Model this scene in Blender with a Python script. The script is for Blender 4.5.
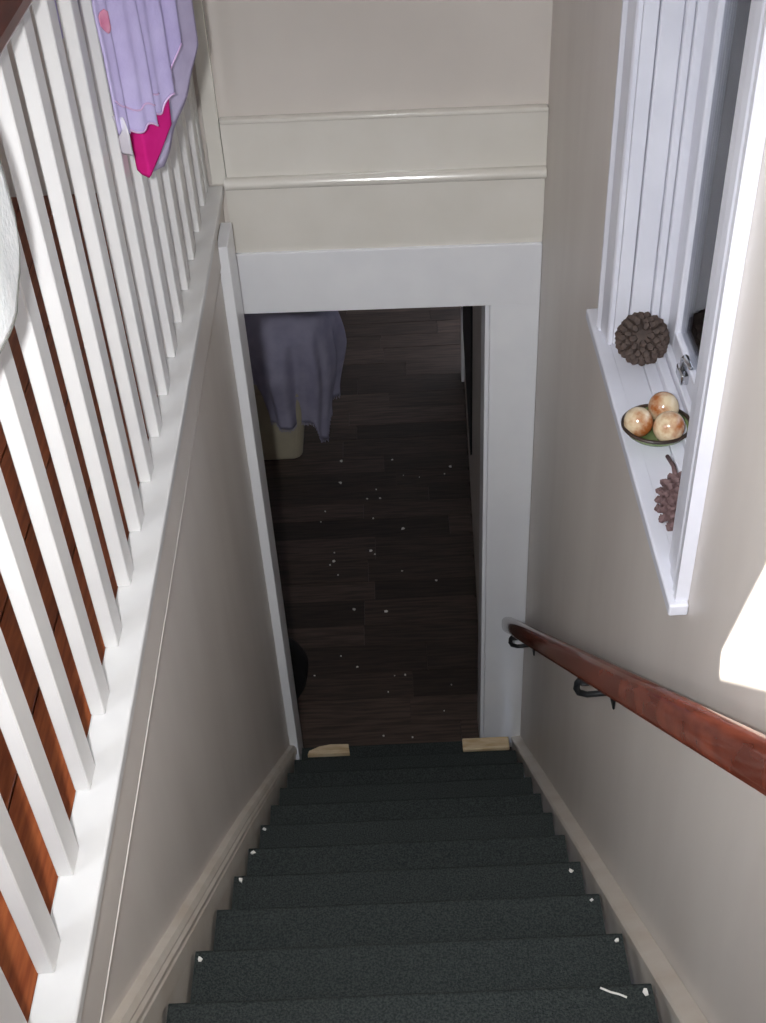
import bpy, bmesh, math, random
from mathutils import Vector, Matrix
R = math.radians
random.seed(7)
scene = bpy.context.scene
for o in list(bpy.data.objects): bpy.data.objects.remove(o)
COL = scene.collection

# ------------------------------------------------------------ camera
F_PX = 1220.0
yaw, pitch, roll = R(-0.987), R(-40.621), R(-3.326)
fw = Vector((math.sin(yaw)*math.cos(pitch), math.cos(yaw)*math.cos(pitch), math.sin(pitch)))
rt = Vector((math.cos(yaw), -math.sin(yaw), 0)); up = rt.cross(fw)
rt, up = rt*math.cos(roll)+up*math.sin(roll), -rt*math.sin(roll)+up*math.cos(roll)
CAM = Vector((0.448, -3.218, 1.51))
cd = bpy.data.cameras.new('camera'); cam = bpy.data.objects.new('camera', cd); COL.objects.link(cam)
cd.sensor_fit = 'VERTICAL'; cd.sensor_height = 24.0; cd.lens = F_PX/1023*24.0; cd.clip_start = 0.05
cam.matrix_world = Matrix(((rt.x, up.x, -fw.x, CAM.x), (rt.y, up.y, -fw.y, CAM.y), (rt.z, up.z, -fw.z, CAM.z), (0, 0, 0, 1)))
scene.camera = cam

# ------------------------------------------------------------ world, sun, lights, exposure
w = bpy.data.worlds.new('sky'); scene.world = w; w.use_nodes = True
bg = w.node_tree.nodes['Background']; bg.inputs[0].default_value = (0.62, 0.74, 1.0, 1); bg.inputs[1].default_value = 1.1
def light(name, typ, loc, energy, color=(1, 1, 1), target=None, **kw):
    l = bpy.data.lights.new(name, typ); l.energy = energy; l.color = color
    for k, v in kw.items(): setattr(l, k, v)
    o = bpy.data.objects.new(name, l); COL.objects.link(o); o.location = loc
    if target is not None: o.rotation_euler = (Vector(target)-Vector(loc)).to_track_quat('-Z', 'Y').to_euler()
    return o
SUN = Vector((1.0, 0.25, -1.0))
light('sun', 'SUN', (-6, -4, 8), 30, (1.0, 0.96, 0.88), target=Vector((-6, -4, 8))+SUN, angle=R(0.3))
# camera flash beside the lens, daylight from the hall window behind the photographer, daylight at the stair window
light('camera_flash', 'SPOT', CAM-rt*0.12+up*0.03-fw*0.02, 188, (0.97, 0.98, 1.0), target=CAM+fw*3, shadow_soft_size=0.03, spot_size=R(74), spot_blend=1.0)
light('hall_window_daylight', 'AREA', (0.80, -4.52, 1.55), 5, (1.0, 0.98, 0.97), target=(0.62, 0, 0.2), shape='RECTANGLE', size=0.62, size_y=1.1)
light('stair_window_daylight', 'AREA', (1.50, -2.05, 0.9), 4.5, (0.50, 0.60, 1.0), target=(0.96, -1.2, 0.45), shape='RECTANGLE', size=0.5, size_y=0.9)
light('landing_fill', 'AREA', (-1.36, -3.35, 1.75), 24, (0.90, 0.95, 1.0), target=(.9, -1.4, 0), shape='RECTANGLE', size=0.8, size_y=0.9)  # fill lamp added to brighten the right wall; its landing opening is invented
vs = scene.view_settings
vs.view_transform = 'Standard'; vs.look = 'None'; vs.gamma = 1.0; vs.use_curve_mapping = False; vs.exposure = 0.0

# ------------------------------------------------------------ materials
def srgb(r, g, b):
    f = lambda c: (c/255)/12.92 if c/255 <= 0.04045 else ((c/255+0.055)/1.055)**2.4
    return (f(r), f(g), f(b), 1)
def mat(name, c1, c2=None, rough=0.5, scale=8.0, stretch=(1, 1, 1), bump=0.0, bscale=None, spec=0.5, detail=4.0, lo=0.35, hi=0.65, rnd=0.0, coat=0.0, metal=0.0):
    m = bpy.data.materials.new(name); m.use_nodes = True; nt = m.node_tree; N = nt.nodes; L = nt.links
    b = N['Principled BSDF']; b.inputs['Roughness'].default_value = rough; b.inputs['Specular IOR Level'].default_value = spec
    b.inputs['Coat Weight'].default_value = coat; b.inputs['Coat Roughness'].default_value = 0.12; b.inputs['Metallic'].default_value = metal
    tc = N.new('ShaderNodeTexCoord'); mp = N.new('ShaderNodeMapping'); mp.inputs['Scale'].default_value = stretch
    L.new(tc.outputs['Object'], mp.inputs[0])
    vec = mp.outputs[0]
    if rnd:
        oi = N.new('ShaderNodeObjectInfo'); ad = N.new('ShaderNodeVectorMath'); ad.operation = 'MULTIPLY_ADD'
        L.new(oi.outputs['Random'], ad.inputs[0]); ad.inputs[1].default_value = (37, 53, 11); L.new(vec, ad.inputs[2]); vec = ad.outputs[0]
    no = N.new('ShaderNodeTexNoise'); no.inputs['Scale'].default_value = scale; no.inputs['Detail'].default_value = detail
    L.new(vec, no.inputs['Vector'])
    cr = N.new('ShaderNodeValToRGB'); cr.color_ramp.elements[0].position = lo; cr.color_ramp.elements[1].position = hi
    cr.color_ramp.elements[0].color = srgb(*c1); cr.color_ramp.elements[1].color = srgb(*(c2 or c1))
    L.new(no.outputs['Fac'], cr.inputs[0]); out = cr.outputs[0]
    if rnd:
        hs = N.new('ShaderNodeHueSaturation'); mr = N.new('ShaderNodeMapRange')
        mr.inputs['To Min'].default_value = 1-rnd; mr.inputs['To Max'].default_value = 1+rnd
        L.new(oi.outputs['Random'], mr.inputs['Value']); L.new(mr.outputs[0], hs.inputs['Value']); L.new(out, hs.inputs['Color']); out = hs.outputs[0]
    L.new(out, b.inputs['Base Color'])
    if bump:
        n2 = N.new('ShaderNodeTexNoise'); n2.inputs['Scale'].default_value = bscale or scale; n2.inputs['Detail'].default_value = 3
        L.new(mp.outputs[0], n2.inputs['Vector'])
        bp = N.new('ShaderNodeBump'); bp.inputs['Strength'].default_value = bump; bp.inputs['Distance'].default_value = 0.004
        L.new(n2.outputs['Fac'], bp.inputs['Height']); L.new(bp.outputs[0], b.inputs['Normal'])
    return m
M = {}
M['wall'] = mat('beige_wall_paint', (214, 206, 199), (222, 215, 208), rough=0.42, scale=5, stretch=(1, 1, .25), bump=.06, bscale=30)
M['wall_up'] = mat('upper_wall_paint', (216, 209, 202), (221, 214, 207), rough=0.5, scale=4, bump=.04, bscale=40)
M['cream'] = mat('cream_gloss_paint', (228, 224, 215), (233, 229, 221), rough=0.16, scale=6, bump=.03, bscale=20, coat=.3)
M['white'] = mat('white_gloss_paint', (236, 237, 241), (241, 242, 245), rough=0.3, scale=6, bump=.03, bscale=25)
M['baluster'] = mat('white_baluster_paint', (213, 212, 211), (219, 218, 216), rough=0.35, scale=10, bump=.02, bscale=30)
M['skirt'] = mat('scuffed_cream_paint', (206, 194, 180), (219, 211, 200), rough=0.35, scale=9, detail=5, lo=.3, hi=.6, bump=.08, bscale=40)
M['window'] = mat('white_window_paint', (214, 215, 225), (222, 223, 232), rough=0.3, scale=9, bump=.03, bscale=30)
M['carpet'] = mat('dark_green_carpet', (46, 51, 51), (69, 74, 73), rough=0.97, scale=260, detail=2, bump=.9, bscale=420, spec=.1)
M['hallwood'] = mat('orange_brown_floorboard', (118, 56, 30), (150, 82, 46), rough=0.35, scale=9, stretch=(14, 1, 1), detail=7, rnd=.12, bump=.1)
M['darkwood'] = mat('dark_stained_floorboard', (52, 44, 40), (80, 67, 60), rough=0.5, scale=6, stretch=(1, 14, 1), detail=7, rnd=.45, bump=.15)
M['rail'] = mat('mahogany_handrail', (70, 30, 20), (96, 46, 32), rough=0.2, scale=10, stretch=(8, 1, 1), detail=6, coat=.7)
M['toprail'] = mat('dark_mahogany_top_rail', (64, 18, 10), (92, 30, 18), rough=0.3, scale=10, stretch=(8, 1, 1), detail=6, coat=.3)
M['iron'] = mat('black_iron', (24, 26, 28), (36, 38, 40), rough=0.45, scale=30, metal=.4)
M['rawwood'] = mat('bare_pine', (196, 168, 128), (222, 203, 170), rough=0.7, scale=14, stretch=(1, 6, 1), detail=6)
M['chip'] = mat('white_plaster', (226, 224, 220), (240, 238, 232), rough=0.8, scale=60)
M['cone'] = mat('brown_seed_scales', (52, 42, 38), (84, 68, 60), rough=0.75, scale=40, bump=.3)
M['cone2'] = mat('grey_purple_scales', (84, 62, 62), (122, 98, 98), rough=0.75, scale=40, bump=.3)
M['egg'] = mat('veined_marble', (168, 96, 46), (222, 202, 168), rough=0.16, scale=26, detail=5, lo=.40, hi=.58, coat=.6, rnd=.08)
M['dish'] = mat('green_glaze', (88, 108, 62), (126, 140, 96), rough=0.25, scale=22, coat=.4)
M['rim'] = mat('dark_bronze_rim', (40, 30, 26), (60, 46, 38), rough=0.4, scale=30)
M['lavender'] = mat('lavender_jersey', (196, 184, 226), (206, 195, 234), rough=0.85, scale=20, bump=.15, bscale=120, spec=.2)
M['lavgrey'] = mat('grey_lavender_jersey', (186, 176, 204), (198, 188, 214), rough=0.85, scale=20, bump=.15, bscale=120, spec=.2)
M['pink'] = mat('magenta_cotton', (206, 26, 122), (216, 36, 132), rough=0.75, scale=20, spec=.2)
M['palepink'] = mat('pale_pink_print', (228, 140, 172), (240, 172, 196), rough=0.8, scale=30, spec=.2)
M['piping'] = mat('lilac_pink_piping', (218, 184, 222), (224, 192, 226), rough=.8, scale=30, spec=.2)
M['satin'] = mat('white_satin', (226, 222, 234), (244, 242, 248), rough=0.2, scale=12, coat=.5)
M['towel'] = mat('white_towel', (236, 240, 240), (246, 248, 248), rough=0.9, scale=60, bump=.4, bscale=150, spec=.1)
M['hem'] = mat('grey_green_edge_shadow', (120, 122, 116), (140, 142, 134), rough=0.9, scale=60)  # shade put into the colour, for the towel's outline shadow
M['sheet'] = mat('lilac_white_cotton', (170, 167, 194), (186, 183, 206), rough=0.9, scale=12, bump=.2, bscale=90, spec=.1)
M['tub'] = mat('beige_plastic', (186, 177, 154), (196, 187, 163), rough=0.4, scale=8)
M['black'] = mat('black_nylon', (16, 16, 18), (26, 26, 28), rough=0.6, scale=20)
M['metal'] = mat('chrome', (200, 202, 206), (220, 222, 226), rough=0.15, scale=20, metal=1.0)
M['ground'] = mat('grey_concrete', (120, 122, 126), (140, 142, 146), rough=0.9, scale=3)
M['brickwall'] = mat('neighbour_render', (120, 124, 138), (134, 138, 150), rough=0.9, scale=3)
M['ceiling'] = mat('ceiling_paint', (228, 226, 220), (232, 230, 224), rough=0.7, scale=4)
gm = bpy.data.materials.new('window_glass'); gm.use_nodes = True; nt = gm.node_tree; nt.nodes.remove(nt.nodes['Principled BSDF'])
tr = nt.nodes.new('ShaderNodeBsdfTransparent'); tr.inputs[0].default_value = (.93, .95, .97, 1); gl = nt.nodes.new('ShaderNodeBsdfGlossy'); gl.inputs['Roughness'].default_value = .02
mx = nt.nodes.new('ShaderNodeMixShader'); fr = nt.nodes.new('ShaderNodeFresnel'); fr.inputs[0].default_value = 1.45
nt.links.new(fr.outputs[0], mx.inputs[0]); nt.links.new(tr.outputs[0], mx.inputs[1]); nt.links.new(gl.outputs[0], mx.inputs[2])
nt.links.new(mx.outputs[0], nt.nodes['Material Output'].inputs[0]); M['glass'] = gm

# ------------------------------------------------------------ helpers
def tag(o, label=None, cat=None, group=None, kind=None):
    if label: o['label'] = label
    if cat: o['category'] = cat
    if group: o['group'] = group
    if kind: o['kind'] = kind
    return o
def empty(name, loc=(0, 0, 0), parent=None):
    o = bpy.data.objects.new(name, None); COL.objects.link(o); o.location = loc; o.empty_display_size = .05
    if parent: o.parent = parent
    return o
def obj(name, bm, m, parent=None, smooth=False, origin=None):
    """link a bmesh given in world coordinates as one mesh object; parent must sit unrotated"""
    me = bpy.data.meshes.new(name)
    off = Vector(origin) if origin is not None else Vector((0, 0, 0))
    if parent is not None:
        p = parent; base = Vector((0, 0, 0))
        while p: base += p.location; p = p.parent
    else: base = Vector((0, 0, 0))
    if origin is None: off = base.copy()
    bmesh.ops.translate(bm, verts=bm.verts, vec=-off)
    bmesh.ops.recalc_face_normals(bm, faces=bm.faces)
    bm.to_mesh(me); bm.free(); me.materials.append(M[m] if isinstance(m, str) else m)
    if smooth:
        for p in me.polygons: p.use_smooth = True
    o = bpy.data.objects.new(name, me); COL.objects.link(o); o.location = off-base
    if parent is not None: o.parent = parent
    return o
def add_box(bm, x0, x1, y0, y1, z0, z1, bev=0.0, seg=2):
    r = bmesh.ops.create_cube(bm, size=1.0)
    vsx = r['verts']
    for v in vsx: v.co = Vector(((x0+x1)/2+v.co.x*(x1-x0), (y0+y1)/2+v.co.y*(y1-y0), (z0+z1)/2+v.co.z*(z1-z0)))
    if bev:
        es = list({e for v in vsx for e in v.link_edges})
        bmesh.ops.bevel(bm, geom=es, offset=bev, segments=seg, affect='EDGES', profile=.5)
    return bm
def box(name, x0, x1, y0, y1, z0, z1, m, parent=None, bev=0.0, seg=2, shear=0.0, smooth=False):
    bm = bmesh.new(); add_box(bm, x0, x1, y0, y1, z0, z1, bev, seg)
    if shear:
        for v in bm.verts: v.co.y += shear*v.co.x
    return obj(name, bm, m, parent, smooth)
def add_prism(bm, pts, a, b, fn):
    """closed profile pts (p,q) swept from a to b; fn(p,q,t)->xyz"""
    A = [bm.verts.new(fn(p, q, a)) for p, q in pts]; B = [bm.verts.new(fn(p, q, b)) for p, q in pts]
    n = len(pts)
    for i in range(n): bm.faces.new((A[i], A[(i+1) % n], B[(i+1) % n], B[i]))
    bm.faces.new(A); bm.faces.new(B[::-1]); return bm
def add_tube(bm, path, rad, seg=10, cap=True):
    rings = []; path = [Vector(p) for p in path]
    rr = rad if hasattr(rad, '__len__') else [rad]*len(path)
    ref = Vector((0.31, 0.17, 0.93))
    for i, p in enumerate(path):
        t = (path[min(i+1, len(path)-1)]-path[max(i-1, 0)]).normalized()
        u = t.cross(ref).normalized(); v = t.cross(u)
        rings.append([bm.verts.new(p+rr[i]*(u*math.cos(a)+v*math.sin(a))) for a in [2*math.pi*k/seg for k in range(seg)]])
    for a, b in zip(rings, rings[1:]):
        for k in range(seg): bm.faces.new((a[k], a[(k+1) % seg], b[(k+1) % seg], b[k]))
    if cap: bm.faces.new(rings[0]); bm.faces.new(rings[-1][::-1])
    return bm
def grid(fn, nu, nv):
    bm = bmesh.new(); V = [[bm.verts.new(fn(i/nu, j/nv)) for j in range(nv+1)] for i in range(nu+1)]
    for i in range(nu):
        for j in range(nv): bm.faces.new((V[i][j], V[i+1][j], V[i+1][j+1], V[i][j+1]))
    return bm
def thicken(o, t):
    md = o.modifiers.new('thickness', 'SOLIDIFY'); md.thickness = t; md.offset = 0; return o
def lerp(tab, t):
    for (a, va), (b, vb) in zip(tab, tab[1:]):
        if t <= b: return va+(vb-va)*(t-a)/(b-a)
    return tab[-1][1]

# ------------------------------------------------------------ dimensions (metres)
W = 0.9; H = 2.526; SH = -0.0267; ZC = 3.1
T, RI, NY, NZ = 0.2027, 0.1867, -2.168, -0.473          # tread, riser, first nosing
nose = lambda y: NZ-(y-NY)*RI/T
S = lambda o, **k: tag(o, kind='structure')

# ------------------------------------------------------------ setting: shell
bm = bmesh.new(); OX0, OX1, OZ = -0.03, 0.750, -0.420
add_box(bm, -1.75, OX0, 0, .13, -H-.05, ZC); add_box(bm, OX1, 1.0, 0, .13, -H-.05, ZC); add_box(bm, OX0, OX1, 0, .13, OZ, ZC)
for v in bm.verts: v.co.y += SH*v.co.x
wall_far = S(obj('wall_far', bm, 'wall_up'))
# right wall with the stair-window opening
WY0, WY1, WZ0, WZ1 = -1.76, -1.10, 0.10, 1.55
bm = bmesh.new()
add_box(bm, W, W+.20, -3.0, .1, -H-.05, WZ0); add_box(bm, W, W+.20, -3.0, .1, WZ1, ZC)
add_box(bm, W, W+.20, -3.0, WY0, WZ0, WZ1); add_box(bm, W, W+.20, WY1, .1, WZ0, WZ1)
wall_right = S(obj('wall_right', bm, 'wall'))
wall_left = S(box('wall_left', -.065, -.012, -2.95, 0, -H-.05, -.135, 'wall'))
bm = bmesh.new()
add_box(bm, -1.3, -.065, -4.4, 0, -.27, -.035); add_box(bm, -.065, 1.7, -4.4, -2.58, -.27, -.035)
floor = S(obj('floor', bm, 'darkwood'))
n = 0
x = -.066
while x > -1.25:
    bx1 = max(x-.1, -1.28)
    for ya, yb in ((-4.38, -2.72+.5*math.sin(n*2.1)), (-2.72+.5*math.sin(n*2.1), -.003)):
        box('floorboard', bx1+.001, x-.001, ya+.001, yb-.001, -.035, -.014, 'hallwood', floor, bev=.0015, seg=1)
    x = bx1-.0005; n += 1
for k in range(11):
    box('floorboard', -.05+k*.155, .1035+k*.155, -4.38, -2.60, -.035, -.014, 'hallwood', floor, bev=.0015, seg=1)
ceiling = S(box('ceiling', -1.45, 1.85, -4.6, .15, ZC, ZC+.15, 'ceiling'))
# hall wall on the far side of the landing, with an invented slanted hole high up, shaped to cast the sun patch
hole = [(-2.034, .205), (-2.046, .162), (-2.46, .575), (-2.235, .775)]
dX = W-(-1.3); hole = [(y-dX*SUN.y, z+dX*-SUN.z) for y, z in hole]
ys = [-4.4, 0]; rect = [(.12, -.3), (-4.6, -.3), (-4.6, ZC+.1), (.12, ZC+.1)]
hole_o = [hole[1], hole[2], hole[3], hole[0]]
bm = bmesh.new()
def wall_with_hole(outer, inner, xa, xb):
    oa, ia, ob, ib = [[bm.verts.new((xx, y, z)) for y, z in L] for xx in (xa, xb) for L in (outer, inner)]
    for i in range(4):
        j = (i+1) % 4
        bm.faces.new((oa[i], oa[j], ia[j], ia[i])); bm.faces.new((ob[i], ib[i], ib[j], ob[j]))
        bm.faces.new((ia[i], ia[j], ib[j], ib[i])); bm.faces.new((oa[i], ob[i], ob[j], oa[j]))
wall_with_hole([(.12, -.3), (-4.6, -.3), (-4.6, 2.30), (.12, 2.30)], [(-2.90, 1.3), (-3.80, 1.3), (-3.80, 2.2), (-2.90, 2.2)], -1.3, -1.34)  # invented opening that lets the landing fill lamp through
wall_with_hole([(.12, 2.30), (-4.6, 2.30), (-4.6, ZC+.1), (.12, ZC+.1)], hole, -1.3, -1.34)
S(obj('wall_hall', bm, 'wall_up'))
S(box('sun_blocker', -2.6, -1.341, -5.2, -2.2, 2.24, 2.29, 'white'))      # unseen slab added to keep the sun out of the landing opening
# wall behind the photographer with the hall window
bm = bmesh.new(); HX0, HX1, HZ0, HZ1 = .48, 1.12, .95, 2.1
for a in ((-1.45, HX0, -.3, ZC), (HX1, 1.85, -.3, ZC), (HX0, HX1, -.3, HZ0), (HX0, HX1, HZ1, ZC)): add_box(bm, a[0], a[1], -4.5, -4.38, a[2], a[3])
S(obj('wall_back', bm, 'wall_up'))
w2 = tag(empty('window_2', (.8, -4.42, HZ0)), kind='structure')
bm = bmesh.new()
for xx in (HX0+.015, HX0+.213, HX1-.213, HX1-.015): add_box(bm, xx-.015, xx+.015, -4.44, -4.41, HZ0, HZ1)
for zz in (HZ0+.02, (HZ0+HZ1)/2, HZ1-.02): add_box(bm, HX0, HX1, -4.44, -4.41, zz-.015, zz+.015)
obj('window_frame', bm, 'window', w2)
S(box('wall_side', 1.7, 1.85, -4.6, -2.85, -.3, ZC, 'wall_up'))
S(box('wall_return', W+.2, 1.85, -3.0, -2.85, -.3, ZC, 'wall_up'))

# ------------------------------------------------------------ far wall trims
S(box('baseboard_far', .012, W-.001, -.022, -.001, .0205, .174, 'cream', shear=SH))
tb = S(box('trim_1', .012, W-.001, -.030, -.001, .1745, .188, 'cream', bev=.005, seg=3, shear=SH, smooth=True))       # cap of the baseboard
bm = bmesh.new()                                                                                                        # rounded nosing at floor level
prof = [(-.001, -.012), (-.020, -.012)]+[(-.030-.018*math.cos(a), .004+.016*math.sin(a)) for a in [R(-80+16*i) for i in range(11)]]+[(-.001, .020)]
add_prism(bm, prof, .006, W-.001, lambda p, q, t: (t, p+SH*t, q)); S(obj('trim_2', bm, 'cream', smooth=False))
S(box('trim_3', .002, W-.001, -.014, -.001, -.218, -.0125, 'cream', shear=SH))                                          # fascia board
bm = bmesh.new()
add_box(bm, .002, W-.001, -.024, -.001, OZ, -.218, .003); add_box(bm, OX1, W-.001, -.024, -.001, -H+.035, OZ+.003, .003)
for v in bm.verts: v.co.y += SH*v.co.x
door_1 = tag(empty('door_1', (OX1, -.02, -H)), kind='structure')
obj('casing', bm, 'white', door_1)
box('jamb', OX1-.012, OX1, -.001, .131, -H, OZ, 'white', door_1, shear=SH)
box('head_jamb', OX0, OX1-.012, -.001, .131, OZ-.012, OZ, 'white', door_1, shear=SH)
S(box('trim_4', -.032, .010, -.024, -.001, .0, 2.0, 'cream', bev=.003, shear=SH))                                      # upright batten above the curb

# left side: curb, fascia, wall casing
S(box('trim_5', -.064, .0, -2.95, -.026, -.024, .0, 'baluster', bev=.004, seg=3))
bm = bmesh.new(); add_box(bm, -.062, -.006, -2.95, -.2455, -.134, -.024); add_box(bm, -.062, -.013, -.2455, -.001, -.134, -.024); S(obj('trim_6', bm, 'wall'))
bm = bmesh.new(); add_tube(bm, [(-.008, -2.94, -.139), (-.008, -.275, -.139)], .0032, 8); S(obj('trim_7', bm, 'wall', smooth=True))
S(box('trim_8', -.012, .019, -.245, -.100, -H, -.075, 'white', bev=.003))

# skirting boards that follow the stairs
bm = bmesh.new()
prof = [(-.012, -.004), (.012, -.004), (.012, .050), (.008, .056), (.012, .062), (.012, .072), (.007, .080), (.009, .088), (.003, .102), (-.012, .106)]
tp = lambda t: lerp([(-2.7, 1.05), (-1.3, 1.0), (-.25, .45)], t)
ts = [-2.60, -1.30, -.80, -.248]
for ta, tb_ in zip(ts, ts[1:]): add_prism(bm, prof, ta, tb_, lambda p, q, t: (p, t, nose(t)+q*tp(t)))
bmesh.ops.remove_doubles(bm, verts=bm.verts, dist=1e-5)
S(obj('baseboard_left', bm, 'skirt'))
bm = bmesh.new()
prof = [(W-.001, -.030), (W-.034, -.030), (W-.039, -.024), (W-.039, -.008), (W-.034, -.002), (W-.010, .003), (W-.001, .004)]
add_prism(bm, prof, -2.60, -.03, lambda p, q, t: (p, t, nose(t)+q-.024)); S(obj('baseboard_right', bm, 'skirt'))

# ------------------------------------------------------------ staircase
st = tag(empty('staircase', (.43, -2.6, -H)), 'straight flight of steps covered in dark green carpet going down to the doorway', 'staircase')
def step(ya, yb, zt, zb, xl=.014):
    bm = bmesh.new(); r = .013
    prof = [(ya, zt)]+[(yb-r+r*math.sin(a), zt-r+r*math.cos(a)) for a in [R(15*i) for i in range(7)]]
    prof += [(yb-.002, zt-.028), (yb-.020, zt-.036), (yb-.020, zb), (ya, zb)]
    add_prism(bm, prof, xl, .840, lambda p, q, t: (t, p, q))
    return obj('step', bm, 'carpet', st)
ysn = [NY+k*T for k in range(-2, 11)]; zsn = [-.158, -.315]+[NZ-k*RI for k in range(11)]
for i, (yn, zn) in enumerate(zip(ysn, zsn)):
    ya = (ysn[i-1]-.0195) if i else -2.60
    zb = zsn[i+1] if i+1 < len(zsn) else -H
    step(ya, yn, zn, zb, 0.0195 if i == 12 else .014)
box('landing_carpet', 0.0195, .858, ysn[-1]-.0195, -.055, -H, -H+.008, 'carpet', st, bev=.003)
for nm, xa, xb in (('stringer', -.011, .006), ('stringer', .866, W-.001)):
    bm = bmesh.new(); dz = -.004 if xa < 0 else -.055
    add_prism(bm, [(xa, -.30), (xb, -.30), (xb, dz), (xa, dz)], -2.58, -.248 if xa < 0 else -.04, lambda p, q, t: (p, t, max(nose(t)+q, -H)))
    obj(nm, bm, 'skirt', st)

# ------------------------------------------------------------ balustrade
bal = tag(empty('balustrade', (-.052, -1.5, 0)), 'white balustrade of square upright spindles under a dark wooden top rail', 'balustrade')
bm = bmesh.new(); add_box(bm, -.012, .012, -.024, .024, 0, .957, .002, 1)
me = None
for k in range(20):
    y = -.003-.1482*k+.024 if k else -.052
    if me is None:
        o = obj('baluster', bm, 'baluster', bal, origin=(0, 0, 0)); me = o.data; o.location = (0, y+1.5, .0005)
    else:
        o = bpy.data.objects.new('baluster', me); COL.objects.link(o); o.parent = bal; o.location = (0, y+1.5, .0005)
bm = bmesh.new()
prof = [(-.052+.038*math.cos(a)*(1 if abs(math.cos(a)) < .9 else .97), .986+.027*math.sin(a)) for a in [R(15+30*i) for i in range(12)]]
add_prism(bm, prof, -2.95, -.026, lambda p, q, t: (p, t, q)); obj('top_rail', bm, 'toprail', bal)

# ------------------------------------------------------------ wall handrail
hr = tag(empty('handrail', (.825, -.09, -1.72)), 'red-brown wooden handrail fixed along the right wall below the window', 'handrail')
rz = lambda y: -1.752-(y+.085)*.9405
bm = bmesh.new(); sl = Vector((0, -1, .9405)).normalized(); nr = Vector((0, .9405, 1)).normalized()
shape = []
for i in range(20):
    a = 2*math.pi*i/20; shape.append((.0235*math.copysign(abs(math.cos(a))**.75, math.cos(a)), -.0 + .028*math.copysign(abs(math.sin(a))**.75, math.sin(a))))
stations = [(-.0000, .25), (.004, .6), (.012, .86), (.026, 1.0), (.05, 1.0), (4.2, 1.0)]
rings = []
for d, sc in stations:
    c = Vector((.828, -.085, rz(-.085)))+sl*d
    rings.append([bm.verts.new(c+Vector((p*sc, 0, 0))+nr*q*sc) for p, q in shape])
for a, b in zip(rings, rings[1:]):
    for k in range(20): bm.faces.new((a[k], a[(k+1) % 20], b[(k+1) % 20], b[k]))
bm.faces.new(rings[0]); bm.faces.new(rings[-1][::-1])
obj('rail', bm, 'rail', hr, smooth=True)
for y in (-.30, -1.47):
    zc = rz(y)
    bm = bmesh.new()
    pts = [(.822, y, zc-.034), (.815, y, zc-.054), (.814, y, zc-.070), (.820, y, zc-.084), (.838, y, zc-.092), (.866, y, zc-.090), (W-.002, y, zc-.088)]
    add_tube(bm, pts, [.006, .0075, .0075, .0075, .007, .007, .007], 10)
    add_box(bm, .818, .838, y-.022, y+.022, zc-.040, zc-.034, .002, 1)
    b = obj('bracket', bm, 'iron', hr, smooth=True)
    box('wall_plate', W-.006, W-.0005, y-.016, y+.016, zc-.130, zc-.070, 'iron', b, bev=.003)

# ------------------------------------------------------------ stair window
wn = tag(empty('window_1', (.93, -1.45, .10)), kind='structure')
bm = bmesh.new(); add_box(bm, .868, W-.0005, -1.862, -.964, .098, .122, .004, 3); add_box(bm, W-.0045, .9475, WY0+.002, WY1-.002, .1015, .1215)
obj('sill', bm, 'window', wn)
box('sill_back', .9485, 1.03, WY0+.002, WY1-.002, .095, .126, 'window', wn, bev=.003)
def arch(y_out, y_in):          # moulded architrave, thick at its outer edge
    d = 1 if y_in > y_out else -1
    wd = abs(y_in-y_out)
    prof = [(W-.0005, 0), (.8785, 0), (.8785, .012), (.882, .018), (.8795, .026), (.884, .036), (.884, wd-.045), (.888, wd-.03), (.889, wd-.008), (.892, wd), (W-.0005, wd)]
    if wd < .1: prof = [(p, q*wd/.11) if q < .04 else (p, wd-(wd-q)*wd/.11) for p, q in prof]
    bm = bmesh.new(); add_prism(bm, prof, .1225, WZ1+.10, lambda p, q, t: (p, y_out+d*q, t)); return obj('architrave', bm, 'window', wn)
arch(-1.852, -1.742); arch(-1.035, -1.110)
box('architrave', .880, W-.0005, -1.90, -1.0, WZ1+.10, WZ1+.2, 'window', wn, bev=.003)
for ya, yb, nm in ((WY1-.016, WY1-.001, 'jamb_lining'), (WY0+.001, WY0+.016, 'jamb_lining')):
    box(nm, W-.0, .9265, ya, yb, .1265, WZ1, 'window', wn, bev=.002)
# fixed frame behind the lining, stepped in towards the glass
for sgn, yw in ((-1, WY1), (1, WY0)):
    for xa, xb, dep in ((.928, .968, .024), (.968, .984, .034), (.984, 1.100, .042)):
        ya, yb = sorted((yw+sgn*.0005, yw+sgn*dep)); box('frame_post', xa, xb-.0005, ya, yb, .127, WZ1-.001, 'window', wn, bev=.003)
sash = empty('sash', (1.05, -1.45, .127), wn); sash.location = (1.05-.93, 0, .027)
SY0, SY1 = WY0+.043, WY1-.043
for ya, yb in ((SY0, SY0+.06), (SY1-.06, SY1)): box('stile', 1.000, 1.028, ya, yb, .16, WZ1-.03, 'window', sash, bev=.004)
box('rail', 1.000, 1.028, SY0+.06, SY1-.06, .16, .205, 'window', sash, bev=.004)
box('rail', 1.000, 1.028, SY0+.06, SY1-.06, WZ1-.075, WZ1-.03, 'window', sash, bev=.004)
box('frame_bottom', .990, 1.10, WY0+.043, WY1-.043, .127, .159, 'window', wn, bev=.003)
box('frame_bottom', .970, .9895, WY0+.035, WY1-.035, .127, .146, 'window', wn, bev=.003)
box('pane', 1.012, 1.016, SY0+.056, SY1-.056, .20, WZ1-.07, 'glass', sash)
bm = bmesh.new(); add_box(bm, .984, .9995, -1.345, -1.300, .178, .200, .003); add_tube(bm, [(.992, -1.322, .200), (.990, -1.322, .222), (.988, -1.340, .238), (.988, -1.385, .244)], [.007, .006, .006, .004], 8)
obj('latch', bm, 'metal', sash, smooth=True)
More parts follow.
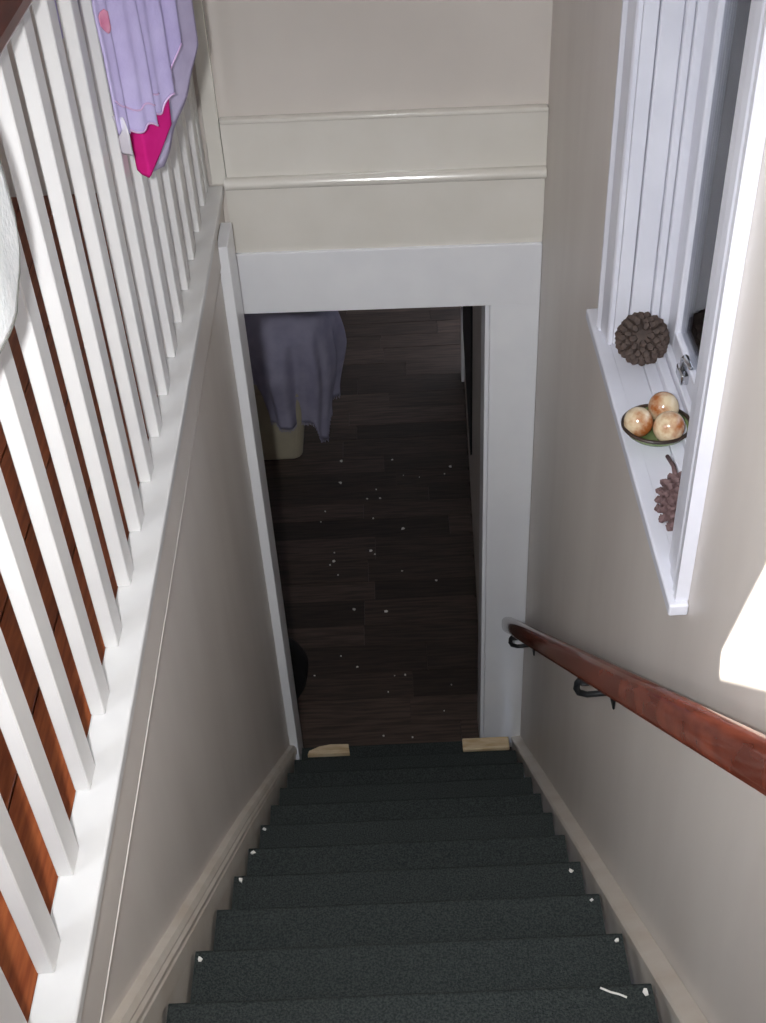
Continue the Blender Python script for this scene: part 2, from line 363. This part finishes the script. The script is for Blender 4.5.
box('outer_sill', 1.075, 1.14, WY0, WY1, .09, .126, 'window', wn)
# outside
S(box('ground_outside', 1.1, 9, -10, 10, -2.75, -2.6, 'ground'))
S(box('wall_neighbour', 4.0, 4.2, -10, 10, -2.6, 3.0, 'brickwall'))

# ------------------------------------------------------------ things on the sill
def seed_head(name, c, rad, m, label, seed, length=1.0, axis=None, rows=9, per=15, ss=.34, lift=.55, away=-1):
    """cone of overlapping scales round a core; axis along +Z before turning"""
    rng = random.Random(seed)
    root = empty(name, c); tag(root, label, 'pine cone', 'dried cones on the window sill')
    q = (axis or Vector((0, 0, 1))).to_track_quat('Z', 'Y')
    bm = bmesh.new(); bmesh.ops.create_uvsphere(bm, u_segments=20, v_segments=12, radius=rad*.84)
    for v in bm.verts: v.co.z *= length; v.co = q @ v.co
    o = obj('core', bm, m, None, True); o.parent = root
    sb = bmesh.new(); s = rad*ss
    V = [sb.verts.new(p) for p in ((-.3*s, 0, 0), (.3*s, 0, 0), (.62*s, s*.75, .05*s), (0, s*1.15, .22*s), (-.62*s, s*.75, .05*s), (-.2*s, .1*s, .35*s), (.2*s, .1*s, .35*s), (.36*s, s*.7, .5*s), (0, s*.95, .62*s), (-.36*s, s*.7, .5*s))]
    for f in ((0, 1, 2, 3, 4), (9, 8, 7, 6, 5), (0, 5, 6, 1), (1, 6, 7, 2), (2, 7, 8, 3), (3, 8, 9, 4), (4, 9, 5, 0)): sb.faces.new([V[i] for i in f])
    first = None
    for i in range(rows):
        th = math.pi*(.04+.92*(i+.5)/rows); k = max(4, int(per*math.sin(th)))
        for j in range(k):
            ph = 2*math.pi*(j+(i % 2)*.5)/k+rng.uniform(-.06, .06)
            n = Vector((math.sin(th)*math.cos(ph), math.sin(th)*math.sin(ph), math.cos(th)))
            p = Vector((n.x*rad*.80, n.y*rad*.80, n.z*rad*.80*length))
            tan = Vector((math.cos(th)*math.cos(ph), math.cos(th)*math.sin(ph), -math.sin(th)))*away
            d = (tan*.75+n*lift).normalized(); side = d.cross(n).normalized(); nn = side.cross(d)
            mw = Matrix((side, d, nn)).transposed()
            if first is None:
                first = obj('scale', sb, m, None); first.parent = root; s_ = first
            else:
                s_ = bpy.data.objects.new('scale', first.data); COL.objects.link(s_); s_.parent = root
            s_.matrix_local = Matrix.Translation(q @ p) @ (q.to_matrix() @ mw).to_4x4() @ Matrix.Scale(rng.uniform(.9, 1.1), 4)
    return root
seed_head('pine_cone', (.945, -1.172, .1265+.0475), .0515, 'cone', 'round dark brown cone at the far end of the sill', 3, length=.92, axis=Vector((-.2, -.70, .68)), rows=13, per=25, ss=.30, lift=.10, away=1)
c2 = seed_head('pine_cone', (.9215, -1.652, .122+.0345), .036, 'cone2', 'long purplish cone with a stem lying at the near end of the sill', 5, length=1.9, axis=Vector((.12, .99, .0)), rows=13, per=12)
bm = bmesh.new(); add_tube(bm, [(.929, -1.59, .158), (.932, -1.555, .157), (.929, -1.518, .150)], [.005, .004, .0035], 8)
obj('stem', bm, 'cone2', c2, True)
dish = tag(empty('dish', (.928, -1.425, .1265)), 'small oval green dish with a dark rim holding marble eggs on the sill', 'dish')
def lathe(bm, prof, sx, sy, c, seg=36):
    rings = [[bm.verts.new((c[0]+r*sx*math.cos(a), c[1]+r*sy*math.sin(a), c[2]+z)) for a in [2*math.pi*k/seg for k in range(seg)]] for r, z in prof]
    for a, b in zip(rings, rings[1:]):
        for k in range(seg): bm.faces.new((a[k], a[(k+1) % seg], b[(k+1) % seg], b[k]))
    bm.faces.new(rings[0][::-1]); bm.faces.new(rings[-1]); return bm
bm = bmesh.new(); lathe(bm, [(.45, 0), (.62, .002), (.88, .012), (1.0, .026), (.96, .0265), (.84, .015), (.58, .006), (.3, .005)], .062, .058, (.928, -1.425, .1265)); obj('bowl', bm, 'dish', dish, True)
bm = bmesh.new(); add_tube(bm, [(.928+.0615*math.cos(a), -1.425+.0575*math.sin(a), .1265+.0265) for a in [2*math.pi*k/40 for k in range(41)]], .0036, 8, False); obj('rim', bm, 'rim', dish, True)
for (ex, ey, ez, er), lb in zip(((.893, -1.428, .161, .027), (.946, -1.390, .163, .0285), (.944, -1.4505, .163, .0285)), ('left marble egg with a rust-brown patch in the sill dish', 'rearmost honey-coloured marble egg in the sill dish', 'nearest banded marble egg in the sill dish')):
    bm = bmesh.new(); bmesh.ops.create_uvsphere(bm, u_segments=28, v_segments=18, radius=er)
    for v in bm.verts: v.co.z *= 1.06
    o = obj('marble_egg', bm, 'egg', None, True); o.location = (ex, ey, ez); o.rotation_euler = (random.uniform(0, .6), random.uniform(0, .6), random.uniform(0, 6)); tag(o, lb, 'egg', 'marble eggs in the dish')

# ------------------------------------------------------------ laundry on the balustrade
def hang(u, v, L, Rr, zb, zback, fold, amp, swell=0.0, phase=0.0, ztop=1.017):
    """sheet over the top rail: v=0 behind, v=1 front hem; u runs from plan point L to plan point Rr"""
    y = L[1]+(Rr[1]-L[1])*u; xo = L[0]+(Rr[0]-L[0])*u+swell*math.sin(math.pi*u)
    f = amp*math.sin(fold*u*2*math.pi+phase)+amp*.5*math.sin(fold*2.3*u*2*math.pi+1.3*phase+1)
    if v < .12: t = v/.12; return (-.096, y, zback+(.985-zback)*t)
    if v < .32:
        t = (v-.12)/.20; a = math.pi*(1-t); return (-.052+.044*math.cos(a), y, .985+.034*math.sin(a))
    t = (v-.32)/.68; z = .985+(zb(u)-.985)*t
    k = min(1, t/.45); k = k*k*(3-2*k)
    x = -.008+(xo+.008)*k+f*min(1, t*1.6)
    # cloth below the rail may fall back only as far as the spindles
    return (max(x, -.0365), y+.5*f*k, z)
lav = tag(empty('lavender_shirt', (-.01, -.93, .6)), 'lavender child\'s top draped over the top rail with a small pink print', 'clothing', 'laundry on the balustrade')
zb1 = lambda u: lerp([(0, .612), (.12, .606), (.25, .592), (.4, .583), (.55, .588), (.75, .612), (.9, .645), (1, .675)], u)+.006*math.sin(u*40)
def shirt(u, v): return hang(u, v, (-.033, -1.10), (.060, -.83), zb1, .78, 3.1, .0075, .012, .6)
thicken(obj('body', grid(shirt, 72, 60), 'lavender', lav, True), .003)
bm = bmesh.new()
pts = [Vector(shirt(u/60, .93-.12*max(0, .32-u/60)))+Vector((.002, -.0035, 0)) for u in range(2, 36)]; add_tube(bm, pts, .0018, 6); obj('seam', bm, 'piping', lav, True)
bm = bmesh.new(); pts = [Vector(shirt(u/60, .997))+Vector((.001, -.001, 0)) for u in range(8, 60)]; add_tube(bm, pts, .0022, 6); obj('hem', bm, 'piping', lav, True)
heart = grid(lambda a, b: tuple(Vector(shirt(.03+.14*a, .60+.075*b+.045*abs(a-.5)*(1-2*b)))+Vector((.003, -.0045, 0))), 10, 10)
thicken(obj('print', heart, 'palepink', lav, True), .001)
def tagf(a, b): return (-.036+.022*a+.008*b+.003*math.sin(b*5), -1.075-.004*math.sin(b*4)-.010*a, .640-.074*b)
thicken(obj('care_label', grid(tagf, 6, 14), 'satin', lav, True), .001)
pk = tag(empty('pink_lined_cover', (0, -.8, .45)), 'grey-lavender cover with magenta pink lining hanging behind the lavender top', 'clothing', 'laundry on the balustrade')
zb2 = lambda u: lerp([(0, .455), (.25, .450), (.5, .50), (.75, .555), (1, .635)], u)
def cover(u, v): return hang(u, v, (-.030, -.93), (.080, -.72), zb2, .80, 1.3, .004, .006, .2, 1.0205)
thicken(obj('panel', grid(cover, 40, 44), 'lavgrey', pk, True), .003)
zb3 = lambda u: lerp([(0, .480), (.12, .470), (.3, .464), (.6, .497), (1, .545)], u)
def lining(u, v):
    x = lerp([(0, -.034), (.3, -.010), (1, .042)], u); y = lerp([(0, -.962), (.3, -.966), (1, -.905)], u)
    z = .625+(zb3(u)-.625)*v
    return (x-.006*v*u, y+.01*v, z)
thicken(obj('lining', grid(lining, 24, 24), 'pink', pk, True), .004)
# white towel near the photographer
zb4 = lambda u: lerp([(0, .77), (.5, .752), (.75, .762), (.9, .785), (.96, .805), (1, .84)], u)
tw = tag(empty('white_towel', (-.03, -2.0, .72)), 'white towel with a grey painted edge shadow hanging from the rail at the left border', 'towel', 'laundry on the balustrade')
def towel(u, v): return hang(u, v, (-.010, -2.22), (-.004, -1.862), zb4, .80, 1.1, .004, .004, 2.0)
thicken(obj('body', grid(towel, 44, 44), 'towel', tw, True), .006)
bm = bmesh.new(); add_tube(bm, [towel(u/40, 1.0) for u in range(41)]+[towel(1.0, v/30) for v in range(30, 11, -1)], .0038, 6); obj('edge_shadow', bm, 'hem', tw, True)  # grey-green tube stands in for the outline shadow along the towel

# ------------------------------------------------------------ room below
S(box('wall_lower_left', -1.75, -1.6, -.1, 4.9, -H-.05, -.25, 'wall'))
S(box('wall_lower_far', -1.75, 2.0, 4.7, 4.9, -H-.05, -.25, 'wall'))
S(box('ceiling_lower', -1.75, 2.0, .10, 4.9, -.33, -.25, 'ceiling'))
fl = S(box('floor_lower', -1.75, 2.0, -.2, 4.9, -H-.09, -H-.022, 'darkwood'))
y = -.052; r = 0
rng = random.Random(11)
while y < 4.68:
    wd = rng.choice((.125, .14, .15, .165)); y1 = min(y+wd, 4.69)
    cuts = [-1.59, rng.uniform(-.9, -.2), rng.uniform(.15, .75), .763+.0389*max(0, y-.125) if y1 < 2.7 else 1.9]
    for a, b in zip(cuts, cuts[1:]):
        box('floorboard', a+.001, b-.001, y+.001, y1-.001, -H-.022, -H-rng.uniform(0, .002), 'darkwood', fl)
    y = y1; r += 1
bm = bmesh.new(); add_prism(bm, [(.765, .125), (1.0, .125), (1.0, 2.72), (.866, 2.72)], -H-.05, -.25, lambda p, q, t: (p, q, t))
S(obj('wall_lower_right', bm, 'wall'))
lx = lambda y: .765+(y-.125)*.101/2.595
bm = bmesh.new(); add_prism(bm, [(lx(2.60)-.018, 2.60), (lx(2.60)-.001, 2.60), (lx(2.70)-.001, 2.70), (lx(2.70)-.018, 2.70)], -H+.001, -.45, lambda p, q, t: (p, q, t))
S(obj('trim_9', bm, 'white'))
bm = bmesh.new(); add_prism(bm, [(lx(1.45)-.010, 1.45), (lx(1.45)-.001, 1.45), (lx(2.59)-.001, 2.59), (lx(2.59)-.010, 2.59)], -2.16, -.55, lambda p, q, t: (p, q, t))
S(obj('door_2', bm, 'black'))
# bare wood at the threshold
ZB = zsn[-1]+.0005
tbm = bmesh.new(); add_prism(tbm, [(.045, -.196), (.050, -.178), (.090, -.158), (.135, -.150), (.205, -.152), (.210, -.196)], ZB, ZB+.018, lambda p, q, t: (p, q, t))
tag(obj('threshold_block', tbm, 'rawwood'), 'pale broken wood block at the left end of the threshold', 'wood block', 'bare wood at the doorway foot')
tag(box('threshold_block', .655, .838, -.205, -.150, ZB, ZB+.020, 'rawwood', bev=.004), 'pale bare wood block under the right door casing', 'wood block', 'bare wood at the doorway foot')
# tub with a cotton sheet thrown over it
tub = tag(empty('storage_tub', (-.17, 2.12, -H)), 'beige plastic tub on the dark floor under the lilac sheet', 'tub')
bm = bmesh.new()
def rr(x0, x1, y0, y1, z, rad=.05, k=5):
    out = []
    for cx_, cy_, a0 in ((x1-rad, y1-rad, 0), (x0+rad, y1-rad, 90), (x0+rad, y0+rad, 180), (x1-rad, y0+rad, 270)):
        for i in range(k+1): a = R(a0+90*i/k); out.append((cx_+rad*math.cos(a), cy_+rad*math.sin(a), z))
    return out
lay = [rr(-.295, -.060, 1.955, 2.28, -H+.001), rr(-.300, -.055, 1.95, 2.285, -H+.012), rr(-.330, .00, 1.935, 2.32, -H+.42), rr(-.335, .005, 1.925, 2.33, -H+.425), rr(-.335, .005, 1.925, 2.33, -H+.445)]
VV = [[bm.verts.new(p) for p in l] for l in lay]
for a, b in zip(VV, VV[1:]):
    for k in range(len(a)): bm.faces.new((a[k], a[(k+1) % len(a)], b[(k+1) % len(a)], b[k]))
bm.faces.new(VV[0][::-1]); bm.faces.new(VV[-1]); obj('body', bm, 'tub', tub)
def drape(u, v):
    """u around the heap from the left to the right side, v from the crown down to the ragged hem"""
    a = R(200+215*u); ca, sa = math.cos(a), math.sin(a)
    f = .024*math.sin(a*6)+.015*math.sin(a*11+1)+.006*math.sin(a*23)
    hem = -H+lerp([(0, .30), (.2, .26), (.38, .24), (.46, .25), (.50, .12), (.55, .11), (.60, .24), (.8, .26), (1, .30)], u)
    if v < .4: t = v/.4; rad = .02+.24*t**.8; z = -H+.98-.22*t*t+.02*math.sin(5*a+t*6)*t
    else: t = (v-.4)/.6; rad = .26-.025*t+.02*math.sin(t*5)+f*min(1, t*2+.3); z = -H+.76+(hem+H-.76)*t
    return (-.085+rad*ca, 2.16+rad*sa*1.14, z)
sh = tag(empty('cotton_sheet', (-.085, 2.16, -H+.3)), 'rumpled lilac-white sheet thrown over the tub in the dark room', 'sheet')
thicken(obj('cloth', grid(drape, 110, 40), 'sheet', sh, True), .004)
bm = bmesh.new()
rf = random.Random(4)
for i in range(150):
    p = Vector(drape((i+.5)/150, 1.0)); add_box(bm, p.x-.0015, p.x+.0015, p.y-.0015, p.y+.0015, p.z-rf.uniform(.012, .026), p.z)
fr_ = tag(obj('fringe', bm, 'sheet', sh), kind='stuff')
# dark bag just inside the doorway
bag = tag(empty('black_bag', (-.10, .34, -H)), 'black rounded bag on the floor just inside the doorway at left', 'bag')
bm = bmesh.new(); bmesh.ops.create_uvsphere(bm, u_segments=24, v_segments=16, radius=1)
for v in bm.verts:
    z = max(v.co.z, -.82); v.co = Vector((-.10+v.co.x*.125*(1+.04*math.sin(v.co.z*9)), .34+v.co.y*.17, -H+.001+(z+.82)*.13))
obj('body', bm, 'black', bag, True)
bm = bmesh.new(); add_tube(bm, [(-.10+.0*a, .34+.09*math.cos(R(a)), -H+.21+.09*math.sin(R(a))) for a in range(0, 181, 15)], .008, 8); obj('handle', bm, 'black', bag, True)

# ------------------------------------------------------------ plaster chips, thread, dust
def chip(x, y, z, s, label, grp='plaster chips on the stair carpet'):
    rg = random.Random(int(x*1000+y*7000)); bm = bmesh.new(); n = 6; s *= .72
    top = [bm.verts.new((x+s*rg.uniform(.3, 1.1)*math.cos(a), y+s*rg.uniform(.3, 1.1)*math.sin(a), z+s*.45)) for a in [2*math.pi*i/n for i in range(n)]]
    bot = [bm.verts.new((v.co.x*.5+x*.5+(v.co.x-x)*.7, v.co.y*.5+y*.5+(v.co.y-y)*.7, z)) for v in top]
    for i in range(n): bm.faces.new((top[i], top[(i+1) % n], bot[(i+1) % n], bot[i]))
    bm.faces.new(top); bm.faces.new(bot[::-1]); tag(obj('plaster_chip', bm, 'chip'), label, 'plaster chip', grp)
Z = lambda k: NZ-k*RI
Yk = lambda k: NY+k*T
chip(.024, Yk(1)-.022, Z(1), .008, 'white plaster chip at the left carpet corner of the second visible step')
chip(.030, Yk(3)-.016, Z(3), .012, 'large white plaster chip at the left edge of the fourth visible step')
chip(.026, Yk(4)-.02, Z(4), .010, 'white plaster chip at the left edge of the fifth visible step')
chip(.026, Yk(5)-.02, Z(5), .008, 'white plaster chip at the left edge of the sixth visible step')
chip(.828, Yk(0)-.02, Z(0), .009, 'white plaster chip at the right carpet corner of the nearest step')
chip(.828, Yk(1)-.02, Z(1), .009, 'white plaster chip at the right carpet corner of the second visible step')
chip(.822, Yk(2)-.02, Z(2), .006, 'white plaster chip at the right carpet corner of the third visible step')
chip(.815, Yk(3)-.03, Z(3), .008, 'white plaster chip at the right carpet corner of the fourth visible step')
chip(.655, Yk(4)-.11, Z(4), .007, 'small white plaster chip lying on the fifth visible step towards the right')
bm = bmesh.new(); add_tube(bm, [(.752, -2.178, Z(0)+.002), (.768, -2.187, Z(0)+.003), (.782, -2.191, Z(0)+.002), (.794, -2.197, Z(0)+.002)], .0018, 6)
tag(obj('thread', bm, 'chip'), 'short white thread lying on the nearest stair tread', 'thread')
bm = bmesh.new(); rg = random.Random(21)
for i in range(34):
    x = rg.uniform(.0, .74); y = .02+1.9*rg.random()**1.3; s = rg.choice((.003, .004, .005, .006, .010))
    top = [bm.verts.new((x+s*rg.uniform(.5, 1.2)*math.cos(a), y+s*rg.uniform(.5, 1.2)*math.sin(a), -H+.003)) for a in [2*math.pi*j/5 for j in range(5)]]
    bot = [bm.verts.new((v.co.x, v.co.y, -H)) for v in top]
    bm.faces.new(top); bm.faces.new(bot[::-1])
    for j in range(5): bm.faces.new((top[j], top[(j+1) % 5], bot[(j+1) % 5], bot[j]))
tag(obj('plaster_crumbs', bm, 'chip'), 'scattered white plaster crumbs on the dark floorboards beyond the doorway', 'plaster', kind='stuff')
